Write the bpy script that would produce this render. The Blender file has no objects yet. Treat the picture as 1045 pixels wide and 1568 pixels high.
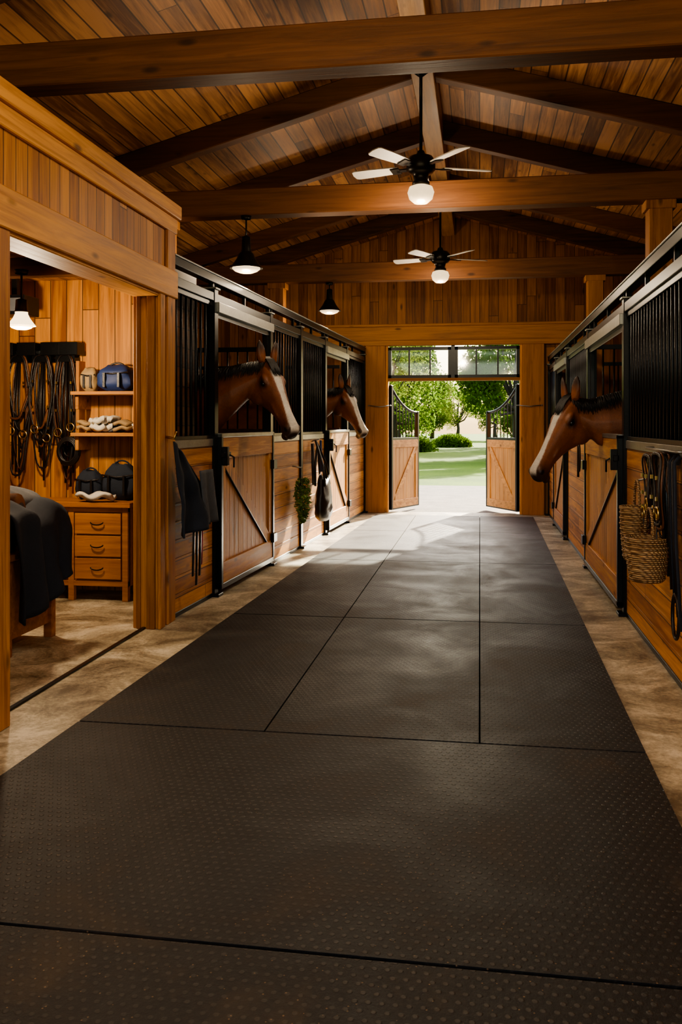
import bpy, bmesh, math, random
from mathutils import Vector, Matrix, noise as mnoise
random.seed(7)
V=Vector
scene=bpy.context.scene
# ------------------------------------------------------------------ materials
def newmat(name):
    m=bpy.data.materials.new(name); m.use_nodes=True
    nt=m.node_tree; nt.nodes.clear()
    out=nt.nodes.new('ShaderNodeOutputMaterial'); p=nt.nodes.new('ShaderNodeBsdfPrincipled')
    nt.links.new(p.outputs[0],out.inputs[0])
    return m,nt,p,out
class NT:
    def __init__(s,nt): s.nt=nt
    def n(s,t,ins=None,**pr):
        nd=s.nt.nodes.new(t)
        for k,v in pr.items(): setattr(nd,k,v)
        if ins:
            for k,v in ins.items():
                sock=nd.inputs[k]
                if isinstance(v,bpy.types.NodeSocket): s.nt.links.new(v,sock)
                else: sock.default_value=v
        return nd
    def m(s,op,a,b=0.0,c=None):
        ins={0:a,1:b}
        if c is not None: ins[2]=c
        return s.n('ShaderNodeMath',ins,operation=op).outputs[0]
    def dot(s,a,v): return s.n('ShaderNodeVectorMath',{0:a,1:v},operation='DOT_PRODUCT').outputs['Value']
    def mix(s,f,a,b,bt='MIX'):
        nd=s.nt.nodes.new('ShaderNodeMix'); nd.data_type='RGBA'; nd.blend_type=bt
        for k,v in ((0,f),(6,a),(7,b)):
            if isinstance(v,bpy.types.NodeSocket): s.nt.links.new(v,nd.inputs[k])
            else: nd.inputs[k].default_value=v
        return nd.outputs[2]
    def ramp(s,f,stops):
        nd=s.n('ShaderNodeValToRGB',{0:f}); e=nd.color_ramp.elements
        while len(e)<len(stops): e.new(0.5)
        for i,(p,c) in enumerate(stops):
            e[i].position=p; e[i].color=c if len(c)==4 else (*c,1)
        return nd.outputs[0]
def c4(c): return (c[0],c[1],c[2],1)
def wood(name,dark,light,A,Bv,width=None,length=3.2,rough=.55,knots=True,gr=1.0,groove=.03,var=.55):
    m,nt,p,out=newmat(name); N=NT(nt)
    A=V(A).normalized(); Bv=V(Bv).normalized(); C=A.cross(Bv)
    P=N.n('ShaderNodeNewGeometry').outputs['Position']
    a=N.dot(P,A); b=N.dot(P,Bv); c=N.dot(P,C)
    if width:
        aw=N.m('DIVIDE',a,width); i=N.m('FLOOR',aw)
        r1=N.n('ShaderNodeTexWhiteNoise',{'W':i},noise_dimensions='1D').outputs[0]
        bl=N.m('ADD',N.m('DIVIDE',b,length),N.m('MULTIPLY',r1,7.3)); j=N.m('FLOOR',bl)
        vec=N.n('ShaderNodeCombineXYZ',{0:i,1:j,2:0.0}).outputs[0]
        rnd=N.n('ShaderNodeTexWhiteNoise',{'Vector':vec},noise_dimensions='3D').outputs[0]
    else:
        rnd=N.n('ShaderNodeObjectInfo').outputs['Random']
    gv=N.n('ShaderNodeCombineXYZ',{0:N.m('MULTIPLY',a,22*gr),1:N.m('MULTIPLY',b,1.1*gr),2:N.m('ADD',N.m('MULTIPLY',c,22*gr),N.m('MULTIPLY',rnd,40.0))}).outputs[0]
    g1=N.n('ShaderNodeTexNoise',{'Vector':gv,'Scale':1.0,'Detail':6.0,'Roughness':.65,'Distortion':.6}).outputs[0]
    big=N.n('ShaderNodeTexNoise',{'Vector':P,'Scale':.9,'Detail':2.0}).outputs[0]
    f=N.m('ADD',N.m('MULTIPLY',N.m('SUBTRACT',g1,.5),1.8),.5)
    f=N.m('ADD',f,N.m('MULTIPLY',N.m('SUBTRACT',rnd,.5),var))
    f=N.m('ADD',f,N.m('MULTIPLY',N.m('SUBTRACT',big,.5),.5))
    md=[(dark[k]+light[k])*.5 for k in range(3)]
    col=N.ramp(f,[(.12,dark),(.5,md),(.88,light)])
    if knots:
        kv=N.n('ShaderNodeCombineXYZ',{0:N.m('MULTIPLY',a,5.2),1:N.m('MULTIPLY',b,1.9),2:N.m('ADD',N.m('MULTIPLY',c,5.2),N.m('MULTIPLY',rnd,9.0))}).outputs[0]
        kd=N.n('ShaderNodeTexVoronoi',{'Vector':kv,'Scale':1.0}).outputs['Distance']
        kf=N.ramp(kd,[(.05,(1,1,1)),(.13,(0,0,0))])
        kk=N.n('ShaderNodeSeparateColor',{0:kf}).outputs[0]
        col=N.mix(N.m('MULTIPLY',kk,.75),col,c4([x*.28 for x in dark]))
    h=g1
    if width:
        fr=N.m('FRACT',aw); e=N.m('MINIMUM',fr,N.m('SUBTRACT',1.0,fr))
        gm=N.m('LESS_THAN',e,groove)
        fb=N.m('FRACT',bl); eb=N.m('MINIMUM',fb,N.m('SUBTRACT',1.0,fb))
        gm=N.m('MAXIMUM',gm,N.m('LESS_THAN',eb,.004/length))
        col=N.mix(N.m('MULTIPLY',gm,.8),col,c4([x*.12 for x in dark]))
        h=N.m('SUBTRACT',N.m('MULTIPLY',g1,.25),gm)
    bp=N.n('ShaderNodeBump',{'Height':h,'Strength':.35,'Distance':.006})
    nt.links.new(bp.outputs[0],p.inputs['Normal']); nt.links.new(col,p.inputs['Base Color'])
    nt.links.new(N.m('ADD',N.m('MULTIPLY',g1,.2),rough-.1),p.inputs['Roughness'])
    p.inputs['Specular IOR Level'].default_value=.3
    return m
def plain(name,col,rough=.5,metal=0,bump=0,bscale=60,var=.15,emit=None,est=0,spec=.5):
    m,nt,p,out=newmat(name); N=NT(nt)
    P=N.n('ShaderNodeNewGeometry').outputs['Position']
    nz=N.n('ShaderNodeTexNoise',{'Vector':P,'Scale':bscale,'Detail':4.0}).outputs[0]
    nz2=N.n('ShaderNodeTexNoise',{'Vector':P,'Scale':bscale*.12,'Detail':3.0}).outputs[0]
    f=N.m('ADD',N.m('MULTIPLY',nz,.5),N.m('MULTIPLY',nz2,.5))
    cc=N.ramp(f,[(.3,[x*(1-var) for x in col]),(.7,[min(1,x*(1+var)) for x in col])])
    nt.links.new(cc,p.inputs['Base Color'])
    p.inputs['Roughness'].default_value=rough; p.inputs['Metallic'].default_value=metal
    p.inputs['Specular IOR Level'].default_value=spec
    if bump:
        bp=N.n('ShaderNodeBump',{'Height':nz,'Strength':bump,'Distance':.01}); nt.links.new(bp.outputs[0],p.inputs['Normal'])
    if emit:
        p.inputs['Emission Color'].default_value=c4(emit); p.inputs['Emission Strength'].default_value=est
    return m
X_,Y_,Z_=(1,0,0),(0,1,0),(0,0,1)
OR_D=(.25,.080,.014); OR_L=(.70,.32,.072)
M={}
M['ceil']=wood('ceiling_boards',(.15,.058,.020),(.60,.30,.125),X_,Y_,.15,3.6,.5,groove=.04,var=.75)
M['beamX']=wood('beam_wood_x',(.045,.016,.005),(.14,.054,.018),Z_,X_,rough=.55)
M['beamY']=wood('beam_wood_y',(.24,.11,.04),(.58,.33,.14),Z_,Y_,rough=.5)
M['postZ']=wood('post_wood_z',(.17,.058,.012),(.44,.19,.045),X_,Z_)
M['vplankY']=wood('vertical_planks_side',OR_D,OR_L,Y_,Z_,.115,3.5,groove=.035)
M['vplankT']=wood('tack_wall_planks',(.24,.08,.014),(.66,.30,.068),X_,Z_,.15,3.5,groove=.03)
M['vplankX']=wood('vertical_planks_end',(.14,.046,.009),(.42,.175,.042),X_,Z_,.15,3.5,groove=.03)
M['hplankY']=wood('horizontal_planks_side',(.28,.095,.018),(.74,.35,.09),Z_,Y_,.14,4.0,groove=.03)
M['trimY']=wood('trim_wood_y',(.31,.11,.022),(.76,.37,.095),Z_,Y_)
M['trimZ']=wood('trim_wood_z',(.29,.10,.020),(.72,.34,.082),Y_,Z_)
M['trimX']=wood('trim_wood_x',(.18,.064,.014),(.48,.215,.052),Z_,X_)
M['doorV']=wood('door_boards',(.37,.145,.034),(.85,.46,.15),Y_,Z_,gr=1.0,var=.5)
M['doorH']=wood('door_rail_wood',(.37,.145,.034),(.84,.45,.145),Z_,Y_)
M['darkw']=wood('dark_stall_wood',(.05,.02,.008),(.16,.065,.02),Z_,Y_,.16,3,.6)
M['furn']=wood('dresser_wood',(.24,.078,.018),(.50,.21,.055),Z_,X_,rough=.4,knots=False)
M['black']=plain('black_steel',(.012,.013,.014),.32,.6,var=.3)
M['galv']=plain('galvanised_steel',(.30,.30,.28),.4,.8,var=.2)
M['bronze']=plain('dark_bronze',(.018,.016,.014),.35,.7)
M['brass']=plain('brass',(.6,.42,.14),.3,1)
M['leather']=plain('black_leather',(.012,.009,.008),.38,0,.2,120)
M['under']=plain('black_underlay',(.003,.003,.003),1.0,0,0,60,spec=0.0)
M['leatherb']=plain('brown_leather',(.10,.035,.012),.4,0,.2,120)
M['navy']=plain('navy_cloth',(.014,.020,.034),.85,0,.3,220)
M['greycl']=plain('grey_cloth',(.085,.09,.10),.9,0,.3,220)
M['white']=plain('white_cloth',(.62,.58,.5),.9,0,.2,150)
M['tan']=plain('tan_canvas',(.32,.22,.11),.85,0,.3,150)
M['red']=plain('red_strap',(.35,.015,.015),.6)
M['blue']=plain('blue_nylon',(.015,.035,.13),.6)
M['blade']=plain('fan_blade_paint',(.46,.43,.39),.35,var=.05)
M['globe']=plain('lamp_glass',(.16,.13,.09),.3,emit=(1,.74,.42),est=1.5)
M['globe2']=plain('tack_lamp_glass',(.4,.33,.22),.3,emit=(1,.75,.42),est=3)
M['hayg']=plain('green_hay',(.12,.19,.035),.8,var=.5,bscale=30)
M['bark']=plain('bark',(.07,.05,.035),.9,0,.6,12)
M['mane']=plain('mane_hair',(.010,.008,.007),.55,var=.4)
M['eye']=plain('horse_eye',(.006,.004,.003),.06)
def wicker():
    m,nt,p,out=newmat('wicker'); N=NT(nt)
    P=N.n('ShaderNodeNewGeometry').outputs['Position']
    w=N.n('ShaderNodeTexWave',{'Vector':P,'Scale':28.0,'Distortion':1.5},bands_direction='Z').outputs[1]
    w2=N.n('ShaderNodeTexWave',{'Vector':P,'Scale':22.0,'Distortion':2.0},bands_direction='DIAGONAL').outputs[1]
    f=N.m('MULTIPLY',w,w2)
    nt.links.new(N.ramp(f,[(0,(.14,.07,.025)),(.6,(.66,.42,.19))]),p.inputs['Base Color'])
    bp=N.n('ShaderNodeBump',{'Height':f,'Strength':.9,'Distance':.01}); nt.links.new(bp.outputs[0],p.inputs['Normal'])
    p.inputs['Roughness'].default_value=.6; return m
M['wicker']=wicker()
def concrete():
    m,nt,p,out=newmat('concrete'); N=NT(nt)
    P=N.n('ShaderNodeNewGeometry').outputs['Position']
    a=N.n('ShaderNodeTexNoise',{'Vector':P,'Scale':2.2,'Detail':8.0,'Roughness':.7,'Distortion':.9}).outputs[0]
    b=N.n('ShaderNodeTexNoise',{'Vector':P,'Scale':45.0,'Detail':5.0,'Roughness':.7}).outputs[0]
    s2=N.n('ShaderNodeTexNoise',{'Vector':P,'Scale':6.5,'Detail':6.0,'Roughness':.75,'Distortion':1.2}).outputs[0]
    f=N.m('ADD',N.m('MULTIPLY',a,.75),N.m('MULTIPLY',b,.25))
    col=N.ramp(f,[(.38,(.12,.09,.052)),(.5,(.38,.32,.21)),(.61,(.70,.62,.46))])
    st=N.n('ShaderNodeMapRange',{'Value':s2,'From Min':.53,'From Max':.68}).outputs[0]
    col=N.mix(N.m('MULTIPLY',st,.5),col,(.13,.088,.046,1))
    nt.links.new(col,p.inputs['Base Color'])
    bp=N.n('ShaderNodeBump',{'Height':b,'Strength':.25,'Distance':.006}); nt.links.new(bp.outputs[0],p.inputs['Normal'])
    nt.links.new(N.m('ADD',N.m('MULTIPLY',a,.5),.25),p.inputs['Roughness']); return m
M['conc']=concrete()
def rubber():
    m,nt,p,out=newmat('rubber_mat'); N=NT(nt)
    P=N.n('ShaderNodeNewGeometry').outputs['Position']
    sx=N.dot(P,(1,0,0)); sy=N.dot(P,(0,1,0))
    s=.034
    u=N.m('DIVIDE',sx,s); v=N.m('DIVIDE',sy,s)
    v2=N.m('FLOOR',v)
    off=N.m('MULTIPLY',N.m('MODULO',N.m('ABSOLUTE',v2),2.0),.5)
    fu=N.m('SUBTRACT',N.m('FRACT',N.m('ADD',u,off)),.5); fv=N.m('SUBTRACT',N.m('FRACT',v),.5)
    d=N.m('SQRT',N.m('ADD',N.m('MULTIPLY',fu,fu),N.m('MULTIPLY',fv,fv)))
    dot=N.n('ShaderNodeMapRange',{'Value':d,'From Min':.15,'From Max':.26,'To Min':1.0,'To Max':0.0}).outputs[0]
    a=N.n('ShaderNodeTexNoise',{'Vector':P,'Scale':1.5,'Detail':7.0,'Roughness':.66,'Distortion':.6}).outputs[0]
    a2=N.n('ShaderNodeTexNoise',{'Vector':P,'Scale':.8,'Detail':3.0}).outputs[0]
    b=N.n('ShaderNodeTexNoise',{'Vector':P,'Scale':70.0,'Detail':5.0,'Roughness':.75}).outputs[0]
    wear=N.n('ShaderNodeMapRange',{'Value':a2,'From Min':.36,'From Max':.62,'To Min':.35,'To Max':1.0}).outputs[0]
    sp=N.n('ShaderNodeTexVoronoi',{'Vector':P,'Scale':38.0}).outputs['Distance']
    base=N.ramp(a,[(.36,(.006,.007,.0085)),(.54,(.010,.010,.0105)),(.68,(.038,.029,.021))])
    base=N.mix(N.m('MULTIPLY',N.n('ShaderNodeMapRange',{'Value':b,'From Min':.50,'From Max':.72}).outputs[0],.25),base,(.07,.062,.054,1))
    spk=N.m('MULTIPLY',N.m('LESS_THAN',sp,.10),.8)
    base=N.mix(N.m('MULTIPLY',spk,a),base,(.32,.21,.11,1))
    dd=N.m('MULTIPLY',dot,wear)
    base=N.mix(N.m('MULTIPLY',dd,.36),base,(.11,.10,.085,1))
    sun_tint=N.n('ShaderNodeMapRange',{'Value':sy,'From Min':8.6,'From Max':13.5,'To Min':0.0,'To Max':.6}).outputs[0]  # sun patch toward the far door, put into the colour as a paler tint
    sun_tint=N.m('MULTIPLY',sun_tint,N.n('ShaderNodeMapRange',{'Value':a,'From Min':.3,'From Max':.65,'To Min':.5,'To Max':1.0}).outputs[0])
    base=N.mix(sun_tint,base,(.115,.09,.064,1))
    nt.links.new(base,p.inputs['Base Color'])
    h=N.m('ADD',N.m('MULTIPLY',dd,.8),N.m('MULTIPLY',b,.8))
    bp=N.n('ShaderNodeBump',{'Height':h,'Strength':.7,'Distance':.004}); nt.links.new(bp.outputs[0],p.inputs['Normal'])
    nt.links.new(N.m('ADD',N.m('MULTIPLY',a,.7),.15),p.inputs['Roughness']); p.inputs['Specular IOR Level'].default_value=.27; return m
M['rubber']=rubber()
def grass():
    m,nt,p,out=newmat('grass'); N=NT(nt)
    P=N.n('ShaderNodeNewGeometry').outputs['Position']
    a=N.n('ShaderNodeTexNoise',{'Vector':P,'Scale':.35,'Detail':8.0,'Roughness':.7}).outputs[0]
    b=N.n('ShaderNodeTexNoise',{'Vector':P,'Scale':14.0,'Detail':4.0}).outputs[0]
    f=N.m('ADD',N.m('MULTIPLY',a,.6),N.m('MULTIPLY',b,.4))
    nt.links.new(N.ramp(f,[(.35,(.040,.095,.002)),(.65,(.14,.235,.008))]),p.inputs['Base Color'])
    p.inputs['Roughness'].default_value=.9; p.inputs['Specular IOR Level'].default_value=.1; return m
M['grass']=grass()
M['gravel']=plain('gravel',(.20,.178,.148),.9,0,.6,25,.35,spec=.2)
def leafm(name,c):
    m=bpy.data.materials.new(name); m.use_nodes=True; nt=m.node_tree; nt.nodes.clear(); N=NT(nt)
    P=N.n('ShaderNodeNewGeometry').outputs['Position']
    a=N.n('ShaderNodeTexNoise',{'Vector':P,'Scale':1.4,'Detail':4.0}).outputs[0]
    col=N.ramp(a,[(.3,[x*.5 for x in c]),(.7,[min(1,x*1.6) for x in c])])
    d=N.n('ShaderNodeBsdfDiffuse',{'Color':col}); t=N.n('ShaderNodeBsdfTranslucent',{'Color':col})
    mx=N.n('ShaderNodeMixShader',{0:.5,1:d.outputs[0],2:t.outputs[0]})
    o=N.n('ShaderNodeOutputMaterial',{0:mx.outputs[0]}); return m
M['leaf']=leafm('tree_leaves',(.10,.17,.02)); M['leaf2']=leafm('tree_leaves_yellow',(.22,.28,.05))
def glassm():
    m=bpy.data.materials.new('window_glass'); m.use_nodes=True; nt=m.node_tree; nt.nodes.clear(); N=NT(nt)
    t=N.n('ShaderNodeBsdfTransparent',{'Color':(.95,.97,.96,1)}); g=N.n('ShaderNodeBsdfGlossy',{'Roughness':.05})
    mx=N.n('ShaderNodeMixShader',{0:.08,1:t.outputs[0],2:g.outputs[0]}); N.n('ShaderNodeOutputMaterial',{0:mx.outputs[0]}); return m
M['glass']=glassm()
def coat():
    m,nt,p,out=newmat('horse_coat'); N=NT(nt)
    P=N.n('ShaderNodeNewGeometry').outputs['Position']
    at=N.n('ShaderNodeAttribute',attribute_name='Col').outputs['Color']
    nz=N.n('ShaderNodeTexNoise',{'Vector':P,'Scale':9.0,'Detail':6.0,'Roughness':.7}).outputs[0]
    hv=N.n('ShaderNodeVectorMath',{0:P,1:(220.0,220.0,60.0)},operation='MULTIPLY').outputs[0]
    fine=N.n('ShaderNodeTexNoise',{'Vector':hv,'Scale':1.0,'Detail':3.0}).outputs[0]
    k=N.ramp(N.m('ADD',N.m('MULTIPLY',nz,.55),N.m('MULTIPLY',fine,.45)),[(.32,(.5,.48,.46)),(.68,(1.0,1.0,1.0))])
    nt.links.new(N.mix(1.0,at,k,'MULTIPLY'),p.inputs['Base Color'])
    bp=N.n('ShaderNodeBump',{'Height':fine,'Strength':.45,'Distance':.003}); nt.links.new(bp.outputs[0],p.inputs['Normal'])
    p.inputs['Roughness'].default_value=.5
    p.inputs['Specular IOR Level'].default_value=.45
    return m
M['coat']=coat()
# ------------------------------------------------------------------ builder
class B:
    def __init__(s,Mx=None):
        s.v=[];s.f=[];s.mi=[];s.mats=[];s.M=Mx or Matrix.Identity(4);s.sm=[]
    def add(s,vs,fs,mat,smooth=False):
        o=len(s.v); s.v+= [s.M@V(p) for p in vs]
        if mat not in s.mats: s.mats.append(mat)
        k=s.mats.index(mat)
        for f in fs:
            s.f.append([o+i for i in f]); s.mi.append(k); s.sm.append(smooth)
    def box(s,x0,x1,y0,y1,z0,z1,mat):
        vs=[(x,y,z) for x in (x0,x1) for y in (y0,y1) for z in (z0,z1)]
        s.add(vs,[(0,1,3,2),(4,6,7,5),(0,4,5,1),(2,3,7,6),(0,2,6,4),(1,5,7,3)],mat)
    def beam(s,p0,p1,w,h,mat,up=(0,0,1)):
        p0=V(p0);p1=V(p1);d=(p1-p0).normalized();up=V(up)
        r=d.cross(up).normalized();u=r.cross(d)
        vs=[p+r*a*w/2+u*b*h/2 for p in (p0,p1) for a in (-1,1) for b in (-1,1)]
        s.add(vs,[(0,1,3,2),(4,6,7,5),(0,4,5,1),(2,3,7,6),(0,2,6,4),(1,5,7,3)],mat)
    def loft(s,rings,mat,cap=True,smooth=True,closed=False):
        n=len(rings[0]); vs=[p for r in rings for p in r]; fs=[]
        R=len(rings)
        for i in range(R-1 if not closed else R):
            a=i*n;b=((i+1)%R)*n
            for j in range(n):
                k=(j+1)%n; fs.append((a+j,a+k,b+k,b+j))
        if cap and not closed:
            fs.append(tuple(range(n))[::-1]); fs.append(tuple((R-1)*n+j for j in range(n)))
        s.add(vs,fs,mat,smooth)
    def tube(s,pts,r,mat,n=8,closed=False,flat=1.0,ref=None):
        pts=[V(p) for p in pts]; L=len(pts)
        if not hasattr(r,'__len__'): r=[r]*L
        rings=[]; prev=None
        for i,p in enumerate(pts):
            if closed: t=pts[(i+1)%L]-pts[i-1]
            else: t=pts[min(i+1,L-1)]-pts[max(i-1,0)]
            if t.length<1e-7: t=V((0,0,1))
            t.normalize()
            if prev is None:
                a=V(ref) if ref else (V((0,0,1)) if abs(t.z)<.9 else V((1,0,0)))
            else: a=prev
            a=(a-t*a.dot(t)); 
            if a.length<1e-5: a=t.orthogonal()
            a.normalize(); prev=a; b=t.cross(a)
            rings.append([p+a*math.cos(2*math.pi*j/n)*r[i]+b*math.sin(2*math.pi*j/n)*r[i]*flat for j in range(n)])
        s.loft(rings,mat,closed=closed)
    def cyl(s,p0,p1,r,mat,n=10): s.tube([p0,p1],r,mat,n)
    def lathe(s,prof,c,mat,n=24,cap=False):
        c=V(c); s.loft([[c+V((math.cos(2*math.pi*j/n)*r,math.sin(2*math.pi*j/n)*r,z)) for j in range(n)] for r,z in prof],mat,cap=cap)
    def ell(s,c,rad,mat,ax=None,n=14,m=9):
        c=V(c); ax=ax or (V((1,0,0)),V((0,1,0)),V((0,0,1)))
        rings=[]
        for i in range(m+1):
            th=.02+(math.pi-.04)*i/m
            rings.append([c+ax[0]*rad[0]*math.sin(th)*math.cos(2*math.pi*j/n)+ax[1]*rad[1]*math.sin(th)*math.sin(2*math.pi*j/n)+ax[2]*rad[2]*math.cos(th) for j in range(n)])
        s.loft(rings,mat)
    def mesh(s,name):
        me=bpy.data.meshes.new(name); me.from_pydata([tuple(p) for p in s.v],[],s.f)
        for mt in s.mats: me.materials.append(mt)
        me.polygons.foreach_set('material_index',s.mi); me.polygons.foreach_set('use_smooth',s.sm)
        bm=bmesh.new(); bm.from_mesh(me); bmesh.ops.recalc_face_normals(bm,faces=bm.faces); bm.to_mesh(me); bm.free()
        return me
    def build(s,name,bevel=0,parent=None):
        ob=bpy.data.objects.new(name,s.mesh(name)); scene.collection.objects.link(ob)
        if bevel:
            b=ob.modifiers.new('bevel','BEVEL'); b.width=bevel; b.segments=1; b.limit_method='ANGLE'; b.angle_limit=math.radians(50)
        if parent: ob.parent=parent
        return ob
def grid_cloth(b,fn,nu,nv,mat,th=.008):
    P=[[V(fn(i/nu,j/nv)) for j in range(nv+1)] for i in range(nu+1)]
    vs=[];
    def nrm(i,j):
        du=P[min(i+1,nu)][j]-P[max(i-1,0)][j]; dv=P[i][min(j+1,nv)]-P[i][max(j-1,0)]
        n=du.cross(dv); return n.normalized() if n.length>1e-9 else V((0,0,1))
    for s in (0,1):
        for i in range(nu+1):
            for j in range(nv+1): vs.append(P[i][j]+nrm(i,j)*th*(s-.5))
    W=nv+1;O=(nu+1)*W; fs=[]
    for i in range(nu):
        for j in range(nv):
            a=i*W+j; fs.append((a,a+1,a+W+1,a+W)); fs.append((O+a,O+a+W,O+a+W+1,O+a+1))
    for i in range(nu):
        for j in (0,nv):
            a=i*W+j; fs.append((a,a+W,O+a+W,O+a))
    for j in range(nv):
        for i in (0,nu):
            a=i*W+j; fs.append((a,a+1,O+a+1,O+a))
    b.add(vs,fs,mat,True)
# ------------------------------------------------------------------ shell
XL,XR,YB,YE=-4.9,3.9,-3.5,14.5
CX=-.5; RZ=4.85; SL=.28
def roofz(x): return RZ-SL*abs(x-CX)
b=B(); b.box(XL,XR,YB,YE+.15,-.12,0,M['conc']); b.build('floor')
# mats
me_rows=[(-.6,2.33,0),(2.345,3.985,0),(4.0,6.44,1),(6.455,9.19,1),(9.205,11.79,1),(11.805,13.9,1)]
def le(y): return -1.92+.028*(y-3.5)
def re(y): return .715+.0105*(y-4)
def quad_slab(b,pts,z0,z1,mat):
    vs=[(x,y,z0) for x,y in pts]+[(x,y,z1) for x,y in pts]
    b.add(vs,[(3,2,1,0),(4,5,6,7),(0,1,5,4),(1,2,6,5),(2,3,7,6),(3,0,4,7)],mat)
for y0,y1,sp in me_rows:
    cols=[None,-.99,0.0,None] if sp else [None,None]
    for k in range(len(cols)-1):
        b=B(); g=.004
        xa=lambda y:(le(y) if cols[k] is None else cols[k]+g)
        xb=lambda y:(re(y) if cols[k+1] is None else cols[k+1]-g)
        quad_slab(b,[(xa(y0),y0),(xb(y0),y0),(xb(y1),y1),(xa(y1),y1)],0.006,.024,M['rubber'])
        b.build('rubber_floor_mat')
b=B(); quad_slab(b,[(le(-.6)+.01,-.59),(re(-.6)-.01,-.59),(re(13.9)-.01,13.89),(le(13.9)+.01,13.89)],0.0,.0055,M['under']); b.build('mat_underlay')
# ceiling
b=B()
for sgn,xe in ((-1,XL-.15),(1,XR+.15)):
    x0,x1=CX,xe
    vs=[(x,y,roofz(x)+dz) for x in (x0,x1) for y in (YB,YE+.15) for dz in (0,.06)]
    b.add(vs,[(0,1,3,2),(4,6,7,5),(0,4,5,1),(2,3,7,6),(0,2,6,4),(1,5,7,3)],M['ceil'])
b.build('ceiling')
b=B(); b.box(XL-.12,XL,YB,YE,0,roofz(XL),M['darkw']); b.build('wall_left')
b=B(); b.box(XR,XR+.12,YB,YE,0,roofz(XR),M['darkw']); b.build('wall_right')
# far wall with opening and gable
b=B(); DX0,DX1,DT=-1.49,.64,2.19
def poly_wall(b,pts,y0,y1,mat):
    n=len(pts); vs=[(x,y0,z) for x,z in pts]+[(x,y1,z) for x,z in pts]
    b.add(vs,[tuple(range(n)),tuple(range(2*n-1,n-1,-1))]+[(i,(i+1)%n,n+(i+1)%n,n+i) for i in range(n)],mat)
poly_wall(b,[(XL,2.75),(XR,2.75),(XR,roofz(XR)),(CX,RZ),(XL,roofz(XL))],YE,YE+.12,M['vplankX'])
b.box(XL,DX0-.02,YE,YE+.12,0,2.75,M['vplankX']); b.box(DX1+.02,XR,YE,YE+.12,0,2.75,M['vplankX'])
b.build('wall_back')
b=B()
for x0,x1 in ((-1.86,-1.53),(.68,1.02)): b.box(x0,x1,YE-.10,YE,0,2.82,M['postZ'])
b.box(-1.53,DX0,YE-.05,YE+.14,0,2.75,M['trimZ']); b.box(DX1,.68,YE-.05,YE+.14,0,2.75,M['trimZ'])
b.box(-2.9,1.9,YE-.12,YE,2.82,3.05,M['trimX']); b.box(-2.9,1.9,YE-.15,YE,3.05,3.09,M['trimX'])
b.box(-2.9,1.9,YE-.14,YE,2.74,2.82,M['trimX'])
b.build('trim_1',.006)
# transom windows
for wi,(x0,x1) in enumerate(((DX0,-.46),(-.40,DX1))):
    b=B(); z0,z1=2.21,2.72; t=.05
    b.box(x0,x1,YE-.03,YE+.06,z0,z0+t,M['black']); b.box(x0,x1,YE-.03,YE+.06,z1-t,z1,M['black'])
    b.box(x0,x0+t,YE-.03,YE+.06,z0,z1,M['black']); b.box(x1-t,x1,YE-.03,YE+.06,z0,z1,M['black'])
    for k in (1,2):
        xx=x0+(x1-x0)*k/3; b.box(xx-.012,xx+.012,YE,YE+.04,z0,z1,M['black'])
    b.box(x0+t,x1-t,YE+.015,YE+.022,z0+t,z1-t,M['glass'])
    b.build('window_%d'%(wi+1))
b=B(); b.box(-.46,-.40,YE-.04,YE+.08,2.19,2.75,M['black']); b.box(DX0,DX1,YE-.05,YE+.08,2.165,2.21,M['trimX']); b.build('trim_2')
b=B()
for x0,x1 in ((-1.80,-1.45),(.60,.98)):
    b.tube([(x0,YE-.13,1.76),((x0+x1)/2,YE-.13,1.74),(x1,YE-.13,1.76)],.008,M['galv'],6)
    for x in (x0,x1): b.cyl((x,YE-.14,1.76),(x,YE-.02,1.76),.012,M['galv'],6)
b.build('door_tie_rods')
# exterior dutch doors (open outwards)
def ext_door(hx,ang,sgn,name):
    Mx=Matrix.Translation((hx,YE+.10,0))@Matrix.Rotation(ang,4,'Z')
    b=B(Mx); W=1.04
    s=sgn
    def bx(x0,x1,*a): b.box(min(s*x0,s*x1),max(s*x0,s*x1),*a)
    n=7
    for i in range(n): bx(.04+i*(W-.08)/n+.002,.04+(i+1)*(W-.08)/n-.002,-.015,.015,.06,1.16,M['doorV'])
    bx(0,.05,-.03,.03,.03,2.1,M['black']); bx(W-.05,W,-.03,.03,.03,1.68,M['black'])
    bx(.04,W-.04,-.03,.03,.05,.18,M['doorH']); bx(.04,W-.04,-.03,.03,1.06,1.19,M['doorH'])
    bx(0,W,-.028,.028,1.19,1.23,M['black']); bx(0,W,-.028,.028,.03,.055,M['black'])
    bx(.04,.14,-.028,.028,.1,1.1,M['doorV']); bx(W-.14,W-.04,-.028,.028,.1,1.1,M['doorV'])
    b.beam((s*.1,0,.16),(s*(W-.1),0,1.08),.056,.10,M['doorH'],up=(0,0,1))
    crv=lambda t:1.66+.44*((1-t)**2.2)
    b.tube([(s*W*t/12,0,crv(t/12)) for t in range(13)],.022,M['black'],8)
    for i in range(1,9):
        x=W*i/9; b.cyl((s*x,0,1.2),(s*x,0,crv(i/9)),.009,M['black'],6)
    b.build(name,.003)
ext_door(DX0+.02,math.radians(68),1,'door_1')
ext_door(DX1-.02,math.radians(-62),-1,'door_2')
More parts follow.
